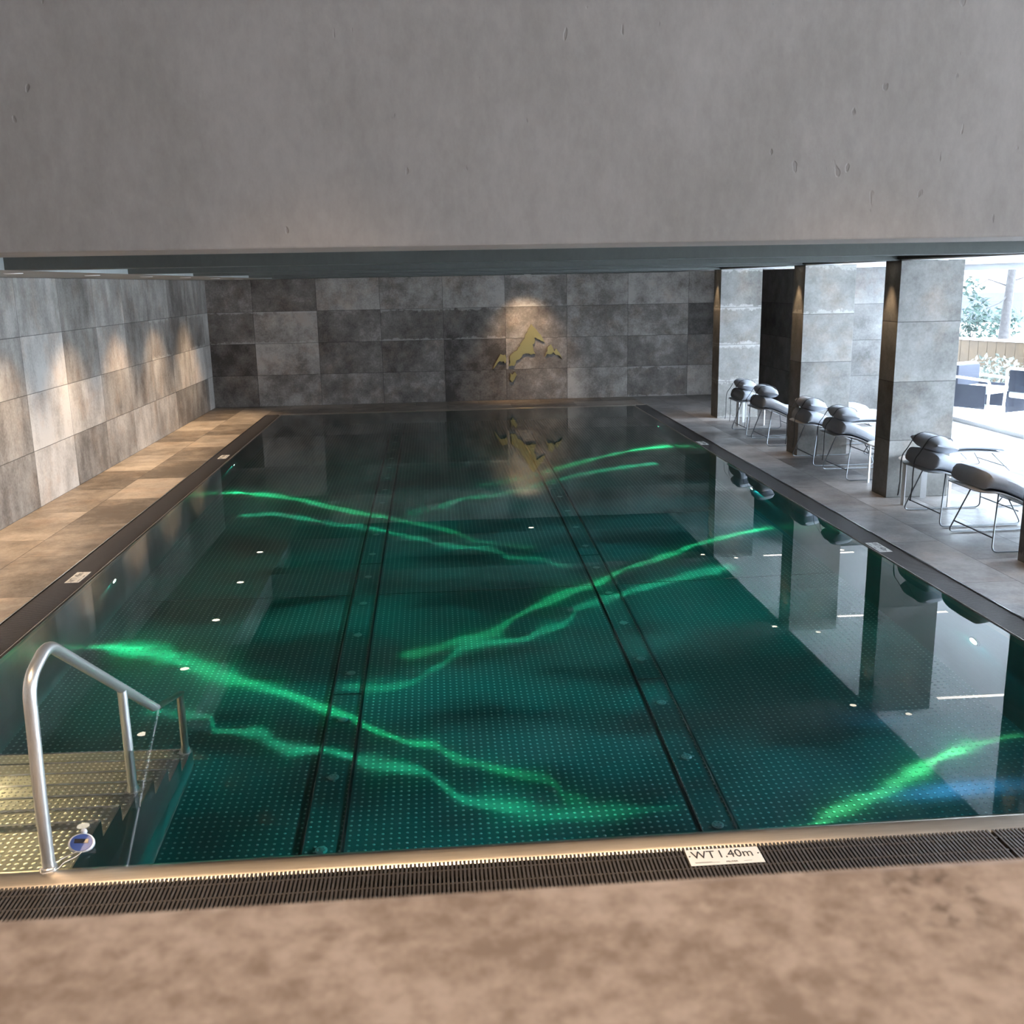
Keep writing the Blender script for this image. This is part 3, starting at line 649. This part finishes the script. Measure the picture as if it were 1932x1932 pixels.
def handrail():
    t = thing('handrail', 'polished steel handrail sloping down into the pool at the stairs', 'handrail', (-1.612, 3.70, 0))
    R = 0.0255
    main = fillet([(0, 0.005, -0.08), (0, 0.012, 0.30), (0, 0.045, 0.790), (0, 0.262, 0.862), (0, 2.095, -0.339)], 0.085, 8)
    # keep the long slope straight: top bend then one run down to the last post
    obj('rail', add_tube(bmesh.new(), main, R, 16), M_tube, t, True)
    obj('post', add_tube(bmesh.new(), [(0, 1.075, -0.505), (0, 1.075, 0.325)], 0.0235, 16), M_tube, t, True)
    obj('post', add_tube(bmesh.new(), [(0, 2.075, -1.185), (0, 2.075, -0.330)], 0.0235, 16), M_tube, t, True)
    for yy, z in ((1.075, -0.505), (2.075, -1.185)):
        obj('flange', add_lathe(bmesh.new(), [(0.0237, 0.06), (0.028, 0.055), (0.030, 0.004), (0.040, 0.003), (0.040, 0)], 20, Matrix.Translation((0, yy, z))), M_tube, t, True)
    obj('foot_collar', add_lathe(bmesh.new(), [(0.0257, 0.03), (0.031, 0.026), (0.032, -0.05), (0.0257, -0.06)], 20, Matrix.Translation((0, 0.008, -0.01))), M_tube, t, True)
handrail()

def thermometer():
    t = thing('pool_thermometer', 'floating white and blue pool thermometer tied to the handrail foot', 'thermometer', (-1.535, 3.86, 0.02))
    T = Matrix.Rotation(math.radians(38), 4, 'X') @ Matrix.Rotation(math.radians(8), 4, 'Y')
    def sc(bm): 
        bmesh.ops.transform(bm, matrix=T @ Matrix.Diagonal((1.0, 0.82, 1, 1)), verts=bm.verts); return bm
    obj('float_body', sc(add_lathe(bmesh.new(), [(0, -0.022), (0.035, -0.020), (0.048, -0.010), (0.053, 0.0), (0.052, 0.008), (0.046, 0.013), (0.044, 0.010), (0, 0.010)], 32)), M_fwhite, t, True)
    obj('face_disc', sc(add_lathe(bmesh.new(), [(0.0435, 0.0102), (0.043, 0.0125), (0, 0.0135)], 32)), M_blue, t, True)
    obj('display', sc(add_box(bmesh.new(), -0.028, 0.028, -0.004, 0.018, 0.0125, 0.0155, bevel=0.001)), M_lcd, t)
    obj('knob', sc(add_lathe(bmesh.new(), [(0.013, 0.0), (0.013, 0.014), (0.009, 0.020), (0, 0.021)], 16, Matrix.Translation((0.0, 0.062, -0.002)))), M_fwhite, t, True)
    obj('probe', add_lathe(bmesh.new(), [(0.019, 0), (0.018, -0.075), (0.013, -0.085), (0, -0.088)], 20, T @ Matrix.Translation((0.008, -0.012, -0.016))), M_fgrey, t, True)
    c = [(0.0, -0.05, -0.005), (-0.04, -0.075, -0.012), (-0.06, -0.12, -0.005), (-0.085, -0.165, 0.0), (-0.10, -0.180, 0.004), (-0.085, -0.205, -0.002), (-0.055, -0.190, -0.004), (-0.035, -0.165, -0.006), (-0.03, -0.12, -0.010), (0.0, -0.08, -0.012), (0.015, -0.05, -0.01)]
    sm = []
    for i in range(len(c)-1):
        p0, p1, p2, p3 = (Vector(c[max(i-1, 0)]), Vector(c[i]), Vector(c[i+1]), Vector(c[min(i+2, len(c)-1)]))
        for q in range(6):
            s = q/6; sm.append(0.5*((2*p1)+(p2-p0)*s+(2*p0-5*p1+4*p2-p3)*s*s+(3*p1-p0-3*p2+p3)*s**3))
    sm.append(Vector(c[-1]))
    obj('cord', add_tube(bmesh.new(), sm, 0.0018, 6), M_cord, t, True)
thermometer()

# overflow gratings: slats run away from the water, three ribs tie them
def grating(name, along, a0, a1, b0, b1, label, ribs):
    p, w = 0.0165, 0.0088; L = []
    k = int((a1-a0)/p)
    for i in range(k):
        s = a0 + i*p
        L.append((s, s+w, b0, b1, -0.030, -0.004) if along == 'X' else (b0, b1, s, s+w, -0.030, -0.004))
    for r in ribs:
        L.append((a0, a1, r-0.005, r+0.005, -0.034, -0.0075) if along == 'X' else (r-0.005, r+0.005, a0, a1, -0.034, -0.0075))
    return tag(obj(name, quick_boxes(L), M_grate), label, 'grating', 'overflow gratings around the pool')
grating('overflow_grating', 'X', -2.83, 2.24, GF0+0.01, 3.604, 'dark slatted overflow grating before the steel pool edge, with depth sign', (3.38, 3.46, 3.55))
grating('overflow_grating', 'X', 2.246, 3.64, GF0+0.01, 3.604, 'short end piece of the dark front overflow grating', (3.38, 3.46, 3.55))
grating('overflow_grating', 'Y', 3.62, Y1+0.05, GL0+0.004, XL-0.034, 'long dark overflow grating beside the tiled walkway', (-3.02, -2.95, -2.88))
grating('overflow_grating', 'Y', 3.62, Y1+0.05, XR+0.034, GR1-0.004, 'long dark overflow grating beside the lounger deck', (3.69, 3.75, 3.81))

def depth_sign(x, y, rz, label, sx=1.0):
    t = thing('depth_sign', label, 'sign', (x, y, -0.004), rz, 'water depth signs on the gratings')
    obj('sign_plate', B(-0.150, 0.150, -0.056, 0.056, 0.0, 0.003, bevel=0.001), M_sign, t)
    def text(name, s, size, px, py, wx=1.0):
        c = bpy.data.curves.new(name, 'FONT'); c.body = s; c.size = size; c.align_x = 'CENTER'; c.align_y = 'CENTER'; c.extrude = 0.0003
        tmp = bpy.data.objects.new(name, c); COL.objects.link(tmp); bpy.context.view_layer.update()
        me = bpy.data.meshes.new_from_object(tmp.evaluated_get(bpy.context.evaluated_depsgraph_get()))
        bpy.data.objects.remove(tmp); me.materials.clear(); me.materials.append(M_ink)
        me.transform(Matrix.Diagonal((wx, 1, 1, 1)))
        o = bpy.data.objects.new(name, me); o.location = (px, py, 0.0033); return link(o, t)
    text('lettering', 'WT', 0.074, -0.082, 0.013, 0.80)
    text('lettering', '1.40m', 0.074, 0.046, 0.013, 0.80)
    text('small_lettering', 'FELDER', 0.013, 0.020, -0.040, 1.1)
    obj('screw', add_lathe(bmesh.new(), [(0.0035, 0.0), (0.0035, 0.0042), (0, 0.0048)], 10, Matrix.Translation((-0.140, 0.008, 0))), M_ink, t)
    obj('screw', add_lathe(bmesh.new(), [(0.0035, 0.0), (0.0035, 0.0042), (0, 0.0048)], 10, Matrix.Translation((0.140, 0.008, 0))), M_ink, t)
    for q in ((-0.128, -0.060, -0.036, -0.0345), (-0.128, -0.03, -0.041, -0.0395), (0.068, 0.10, -0.0405, -0.0395)): obj('fine_print', quick_boxes([(*q, 0.003, 0.0034)]), M_ink, t)
depth_sign(1.087, 3.523, -0.004, 'white depth sign reading WT 1.40m on the front grating')
depth_sign(-2.945, 8.0, PI/2, 'white depth sign on the walkway-side grating nearer the handrail')
depth_sign(-2.945, 13.78, PI/2, 'small white depth sign on the walkway-side grating towards the end wall')
depth_sign(3.715, 7.98, -PI/2, 'white depth sign on the lounger-side grating beside the near loungers')
depth_sign(3.715, 13.72, -PI/2, 'small white depth sign on the lounger-side grating before the far loungers')

# brass mountain on the end wall
def emblem():
    t = thing('mountain_emblem', 'brass mountain emblem in four pieces on the dark end wall', 'emblem', (1.867, YB, 0.0))
    sc = 0.1812; 
    def cv(P):
        out = []
        for cx, c_y in P:
            px, py = 900+cx*sc, 580+c_y*sc
            out.append(((px-1010)*0.01042, (1.455-(py-612.5)*0.01036)))
        return out
    shapes = [
     ('peak_plate', [(610,175),(632,200),(660,228),(690,270),(708,287),(726,320),(738,345),(748,368),(732,352),(712,352),(700,338),(676,330),(655,312),(640,314),(648,335),(640,372),(622,380),(628,420),(632,448),(648,480),(628,478),(604,488),(580,474),(548,472),(518,484),(502,512),(488,528),(450,543),(440,578),(425,600),(405,592),(385,600),(372,592),(388,560),(380,528),(384,495),(402,478),(430,452),(465,438),(470,412),(495,395),(492,380),(520,342),(540,318),(550,276),(565,262),(578,228)]),
     ('side_ridge_plate', [(287,474),(318,486),(338,480),(346,520),(344,548),(334,572),(320,548),(300,552),(276,545),(258,562),(240,590),(208,628),(214,600),(248,540),(270,505)]),
     ('small_ridge_plate', [(812,386),(832,420),(840,446),(852,462),(858,440),(868,430),(880,452),(900,475),(918,515),(926,540),(908,512),(888,496),(862,496),(846,474),(838,466),(814,488),(790,486),(772,482),(752,512),(760,470),(776,455),(776,415)]),
     ('arrow_plate', [(388,672),(406,690),(434,660),(452,690),(426,740),(404,768),(380,738),(386,705)]),
    ]
    M = Matrix(((1, 0, 0, 0), (0, 0, -1, 0), (0, 1, 0, 0), (0, 0, 0, 1)))
    for nm, P in shapes:
        bm = add_prism(bmesh.new(), cv(P), 0.006, 0.036, M); obj(nm, bm, M_gold, t)
emblem()

# ------------------------------------------------------------------ loungers (local x runs from head to foot)
def spl(pts, n=6):
    P = [Vector((p[0], p[1], 0)) for p in pts]; out = []
    for i in range(len(P)-1):
        p0, p1, p2, p3 = P[max(i-1, 0)], P[i], P[i+1], P[min(i+2, len(P)-1)]
        for q in range(n):
            s = q/n; v = 0.5*((2*p1)+(p2-p0)*s+(2*p0-5*p1+4*p2-p3)*s*s+(3*p1-p0-3*p2+p3)*s**3); out.append((v.x, v.y))
    out.append((P[-1].x, P[-1].y)); return out
SHELL = [(0.0, 0.505), (0.12, 0.508), (0.24, 0.478), (0.40, 0.405), (0.60, 0.315), (0.85, 0.262), (1.10, 0.262), (1.35, 0.285), (1.60, 0.290), (1.80, 0.278), (2.0, 0.255)]
def sheet(prof, hw, thick, corner=0.10):
    """curved panel with rounded ends: profile in x-z, half width hw"""
    bm = bmesh.new(); L = prof[-1][0]-prof[0][0]; ny = 10; rows = []
    for x, z in prof:
        e = min(x-prof[0][0], prof[-1][0]-x); w = hw
        if e < corner: w = hw - corner + math.sqrt(max(0, corner**2-(corner-e)**2))
        rows.append([(x, -w + 2*w*j/ny, z) for j in range(ny+1)])
    top = [[bm.verts.new(p) for p in r] for r in rows]; bot = [[bm.verts.new((p[0], p[1], p[2]-thick)) for p in r] for r in rows]
    for i in range(len(rows)-1):
        for j in range(ny):
            bm.faces.new((top[i][j], top[i+1][j], top[i+1][j+1], top[i][j+1])); bm.faces.new((bot[i][j], bot[i][j+1], bot[i+1][j+1], bot[i+1][j]))
        bm.faces.new((top[i][0], bot[i][0], bot[i+1][0], top[i+1][0])); bm.faces.new((top[i][ny], top[i+1][ny], bot[i+1][ny], bot[i][ny]))
    for r in (0, -1):
        for j in range(ny): bm.faces.new((top[r][j], top[r][j+1], bot[r][j+1], bot[r][j]))
    return bm
def mattress():
    prof = spl([(x, z) for x, z in SHELL], 8); bm = bmesh.new(); rings = []
    P = [(x, z) for x, z in prof if 0.05 <= x <= 1.985]; n = len(P); seg = 20
    for i, (x, z) in enumerate(P):
        t = (0.150 if x < 0.30 else 0.150-0.020*min(1, (x-0.30)/0.30))
        quilt = 0.007*abs(math.sin((x-0.62)/0.105*PI)) if x > 0.62 else 0.007
        t = t - 0.007 + quilt; hw = 0.315
        e = min(i, n-1-i)
        if e == 0: t *= 0.55; hw -= 0.02
        elif e == 1: t *= 0.86; hw -= 0.006
        ring = []
        for k in range(seg):
            a = 2*PI*k/seg; c, s = math.cos(a), math.sin(a); ex = 0.42
            yy = hw*math.copysign(abs(c)**ex, c); zz = t/2*math.copysign(abs(s)**(0.62), s)*(1-0.10*(yy/hw)**2)
            ring.append(bm.verts.new((x, yy, z+0.004+t/2+zz)))
        rings.append(ring)
    for A, Bq in zip(rings, rings[1:]):
        for k in range(seg): bm.faces.new((A[k], A[(k+1) % seg], Bq[(k+1) % seg], Bq[k]))
    bm.faces.new(rings[0][::-1]); bm.faces.new(rings[-1]); return bm
def lounger_proto():
    t = thing('sun_lounger', '', 'lounger', (0, 0, 0), 0, 'sun loungers in a row between the pillars')
    prof = spl(SHELL, 6)
    obj('seat_shell', sheet(prof, 0.345, 0.008, 0.14), M_shell, t, True)
    obj('mattress', mattress(), M_cush, t, True)
    r = 0.0065
    zt = lambda x: next(z for xx, z in prof if xx >= x)-0.014
    for s in (-1, 1):
        bm = add_tube(bmesh.new(), fillet([(0.21, s*0.20, zt(0.21)), (0.10, s*0.36, 0.009), (0.88, s*0.36, 0.009), (0.80, s*0.22, zt(0.80))], 0.06), r, 8)
        obj('leg_frame', bm, M_wire, t, True)
        bm = add_tube(bmesh.new(), fillet([(1.12, s*0.22, zt(1.12)), (1.04, s*0.36, 0.009), (2.08, s*0.36, 0.009), (1.86, s*0.22, zt(1.86))], 0.06), r, 8)
        obj('leg_frame', bm, M_wire, t, True)
    for x, z, h in ((0.127, 0.12, 0.318), (0.862, 0.12, 0.33), (1.055, 0.12, 0.315), (2.005, 0.10, 0.32)):
        obj('cross_bar', add_tube(bmesh.new(), [(x, -h, z), (x, h, z)], r, 8), M_wire, t, True)
    return t
LOUNGERS = [  # x of head end, y, label, has pillow
 (4.37, 14.50, 'grey cushioned lounger farthest along, before the end pillar', True),
 (4.38, 13.59, 'grey cushioned lounger second from the end pillar', True),
 (4.44, 12.05, 'grey cushioned lounger in front of the middle pillar', True),
 (4.47, 11.11, 'grey cushioned lounger half hidden by the near pillar', True),
 (4.44, 8.91, 'grey cushioned lounger with a pillow right beside the near pillar', True),
 (4.43, 8.01, 'nearest grey lounger, bare of a pillow', False)]
proto = lounger_proto()
def pillow_proto():
    p = thing('pillow', '', 'pillow', (0, 0, 0), 0, 'pillows strapped on the loungers')
    bm = bmesh.new(); seg, nu = 16, 14; rings = []
    for i in range(nu+1):
        s = -1+2*i/nu; w = (1-abs(s)**3.2); hx = 0.135*(0.80+0.20*(1-s*s)); hz = 0.068*(w**0.55 if w > 0 else 0)+0.006
        ring = []
        for k in range(seg):
            a = 2*PI*k/seg; c, sn = math.cos(a), math.sin(a)
            ring.append(bm.verts.new((hx*math.copysign(abs(c)**0.75, c), 0.265*s + 0.006*math.sin(5*a), hz*math.copysign(abs(sn)**0.9, sn) + 0.004*math.sin(9*s+2*a))))
        rings.append(ring)
    for A, Bq in zip(rings, rings[1:]):
        for k in range(seg): bm.faces.new((A[k], A[(k+1) % seg], Bq[(k+1) % seg], Bq[k]))
    bm.faces.new(rings[0][::-1]); bm.faces.new(rings[-1])
    bmesh.ops.rotate(bm, cent=(0, 0, 0), matrix=Matrix.Rotation(math.radians(12), 3, 'Y'), verts=bm.verts)
    obj('pillow_cushion', bm, M_pil, p, True)
    for s in (-0.12, 0.13):
        # strap over the pillow, down round the cushion's head end and dangling below the shell
        path = [(0.12, s, -0.03), (0.10, s, 0.052), (0.0, s, 0.086), (-0.10, s, 0.07), (-0.145, s, 0.015), (-0.19, s, -0.06), (-0.235, s, -0.13), (-0.245, s, -0.25), (-0.242, s+0.01, -0.42), (-0.25, s+0.015, -0.52)]
        P = spl([(a[0], a[2]) for a in path], 5); yy = [path[min(int(i/5), len(path)-1)][1] for i in range(len(P))]
        obj('strap', add_tube(bmesh.new(), [(a, y, b) for (a, b), y in zip(P, yy)], (0.0025, 0.011), 8, True, flat=(1, 0, 0.01)), M_strap, p, True)
    return p
pil = pillow_proto()
used = False; usedp = False
for x, y, label, hasp in LOUNGERS:
    o = proto if not used else copy_tree(proto); used = True
    o.location = (x, y, 0); o['label'] = label
    if hasp:
        q = pil if not usedp else copy_tree(pil); usedp = True
        q.location = (x+0.185, y+0.01, 0.722); q.rotation_euler = (0, 0, random.uniform(-0.08, 0.08))
        q['label'] = 'grey pillow strapped on the ' + label.split('grey cushioned ')[-1]

def table_proto():
    t = thing('side_table', '', 'side table', (0, 0, 0), 0, 'round white side tables')
    obj('table_top', add_lathe(bmesh.new(), [(0, 0.445), (0.262, 0.445), (0.272, 0.450), (0.272, 0.456), (0.262, 0.461), (0, 0.461)], 40), M_white, t, True)
    for k in range(3):
        M = Matrix.Rotation(k*2*PI/3, 4, 'Z')
        obj('leg', add_box(bmesh.new(), 0.240, 0.250, -0.028, 0.028, 0.0, 0.446, M=M), M_white, t)
    return t
tb = table_proto()
for i, (x, y, a, label) in enumerate(((4.89, 9.54, 187, 'round white three-legged side table before the near pillar, behind the pillow lounger'),
                      (4.98, 10.50, 140, 'round white side table half hidden behind the near pillar'),
                      (4.90, 15.38, -31, 'round white side table beside the farthest lounger'))):
    o = tb if i == 0 else copy_tree(tb)
    o.location = (x, y, 0); o.rotation_euler = (0, 0, math.radians(a)); o['label'] = label

# ------------------------------------------------------------------ outside the glass
struct('ground_patio', B(FX+0.1, 32, -4, 34, -0.2, -0.01), M_patio, 'bright paved terrace outside the glass')
struct('ground_planter', B(10.6, 32, 17.6, 34, -0.01, 0.95), M_patio)
def fence():
    t = thing('wooden_fence', 'orange-brown board fence on the terrace outside', 'fence', (9.55, 19.6, 0))
    d = Vector((2.2, -6.0, 0)).normalized(); a = math.atan2(d.y, d.x); M = Matrix.Rotation(a, 4, 'Z')
    bm = bmesh.new()
    for k in range(32): add_box(bm, k*0.2, k*0.2+0.188, -0.012, 0.012, 0.0, 1.05, M=M)
    obj('board_panel', bm, M_plank, t)
    bm = bmesh.new(); add_box(bm, 0, 6.4, 0.014, 0.05, 0.2, 0.3, M=M); add_box(bm, 0, 6.4, 0.014, 0.05, 0.8, 0.9, M=M); obj('fence_rail', bm, M_post, t)
    bm = bmesh.new(); add_box(bm, -0.05, 6.45, -0.03, 0.06, 1.05, 1.09, M=M); obj('cap_board', bm, M_white, t)
fence()
def leaves(bm, c, rad, n, size, sq=(1, 1, 1)):
    for _ in range(n):
        v = Vector((random.gauss(0, 1), random.gauss(0, 1), random.gauss(0, 1))).normalized()*rad*random.random()**0.45
        p = Vector((c[0]+v.x*sq[0], c[1]+v.y*sq[1], c[2]+v.z*sq[2])); R = Matrix.Rotation(random.uniform(0, 6.28), 3, Vector((random.gauss(0, 1), random.gauss(0, 1), random.gauss(0, 1))).normalized())
        s = size*random.uniform(0.6, 1.3)
        bm.faces.new([bm.verts.new(p + R @ Vector(q)) for q in ((-s, 0, 0), (0, -s*0.45, 0.15*s), (s, 0, 0), (0, s*0.45, 0.15*s))])
    return bm
def tree():
    t = thing('tree', 'young tree with a pale trunk behind the board fence', 'tree', (11.09, 19.0, 0.95))
    bm = bmesh.new(); add_tube(bm, [(0, 0, 0), (0.02, 0, 0.7), (0.06, 0, 1.5), (0.08, 0.05, 2.6), (0.1, 0.05, 3.6)], [0.105, 0.085, 0.075, 0.06, 0.03], 10)
    brs = [((0.05, 0, 1.05), (-0.35, 0.1, 1.2), (-0.7, 0.1, 1.0)), ((0.05, 0, 1.15), (0.4, 0, 1.25), (0.8, 0, 1.2)), ((0.06, 0, 1.5), (-0.3, 0, 1.8), (-0.6, 0.1, 1.85)), ((0.07, 0, 1.7), (0.4, 0.2, 2.0), (0.7, 0.2, 2.0)), ((0.03, 0, 0.9), (-0.2, -0.1, 0.75), (-0.45, -0.1, 0.65))]
    for b in brs: add_tube(bm, b, [0.022, 0.014, 0.006], 6)
    obj('trunk', bm, M_bark, t, True)
    bm = bmesh.new()
    for c, r, k in (((-0.65, 0.1, 1.05), 0.22, 60), ((-0.55, 0, 0.72), 0.2, 60), ((0.8, 0, 1.2), 0.25, 60), ((-0.6, 0.1, 1.9), 0.4, 220), ((0.6, 0.2, 2.05), 0.5, 260), ((0, 0, 2.6), 0.8, 500)): leaves(bm, c, r, k, 0.07)
    obj('foliage', bm, M_leaf, t)
tree()
def shrub(x, y, z, r, label, mat, n):
    t = thing('shrub', label, 'shrub', (x, y, z), 0, 'shrubs on the terrace')
    obj('foliage', leaves(bmesh.new(), (0, 0, r*0.75), r, n, 0.06, (1.2, 1.0, 0.85)), mat, t)
    bm = bmesh.new()
    for k in range(5): add_tube(bm, [(0, 0, 0), (0.3*r*math.cos(k*1.3), 0.3*r*math.sin(k*1.3), r*0.9)], [0.012, 0.006], 5)
    obj('stem', bm, M_bark, t)
shrub(10.75, 19.6, 0.95, 0.42, 'blue-green shrub behind the fence beside the tree trunk', M_leaf, 420)
shrub(11.75, 20.2, 0.95, 0.40, 'leafy shrub behind the fence on the far side of the trunk', M_leaf, 380)
shrub(9.75, 16.9, 0.0, 0.55, 'pale bushy shrub before the board fence', M_leaf2, 700)
def house():
    t = thing('house', 'white house with dark window bands behind the fence', 'house', (9.0, 27.0, 0))
    obj('wall', B(0, 16, 0, 4, 0, 7), M_hwall, t)
    for x0, x1, z0, z1 in ((5.2, 12.0, 2.55, 3.10), (5.2, 7.2, 0.95, 1.75), (7.6, 9.6, 0.95, 1.75), (10.0, 12, 0.95, 1.75)):
        f = obj('window_frame', B(x0-0.05, x1+0.05, -0.05, 0.0, z0-0.05, z1+0.05), M_white, t); obj('pane', B(x0, x1, -0.06, -0.048, z0, z1), M_hglass, f)
house()
def patio_chair(x, y, rz, label):
    t = thing('patio_chair', label, 'chair', (x, y, -0.01), rz, 'white terrace chairs')
    obj('seat_cushion', B(-0.30, 0.30, -0.30, 0.30, 0.36, 0.46, bevel=0.03), M_fur, t, True)
    obj('backrest', B(-0.30, 0.30, 0.26, 0.32, 0.46, 0.80, bevel=0.02), M_furd, t, True)
    for s in (-1, 1):
        obj('arm_frame', add_tube(bmesh.new(), fillet([(s*0.33, -0.32, 0.0), (s*0.33, -0.32, 0.58), (s*0.33, 0.32, 0.62), (s*0.33, 0.36, 0.0)], 0.07), 0.022, 8), M_white, t, True)
        obj('side_webbing', B(s*0.325-0.006, s*0.325+0.006, -0.26, 0.30, 0.12, 0.50), M_furd, t)
    obj('top_rail', add_tube(bmesh.new(), fillet([(-0.33, 0.31, 0.46), (-0.33, 0.34, 0.82), (0.33, 0.34, 0.82), (0.33, 0.31, 0.46)], 0.08), 0.022, 8), M_white, t, True)
    return t
patio_chair(9.0, 15.9, 0.5, 'white terrace chair nearest the glass by the pillar edge')
patio_chair(9.35, 14.9, 1.9, 'white terrace chair closest to the loungers')
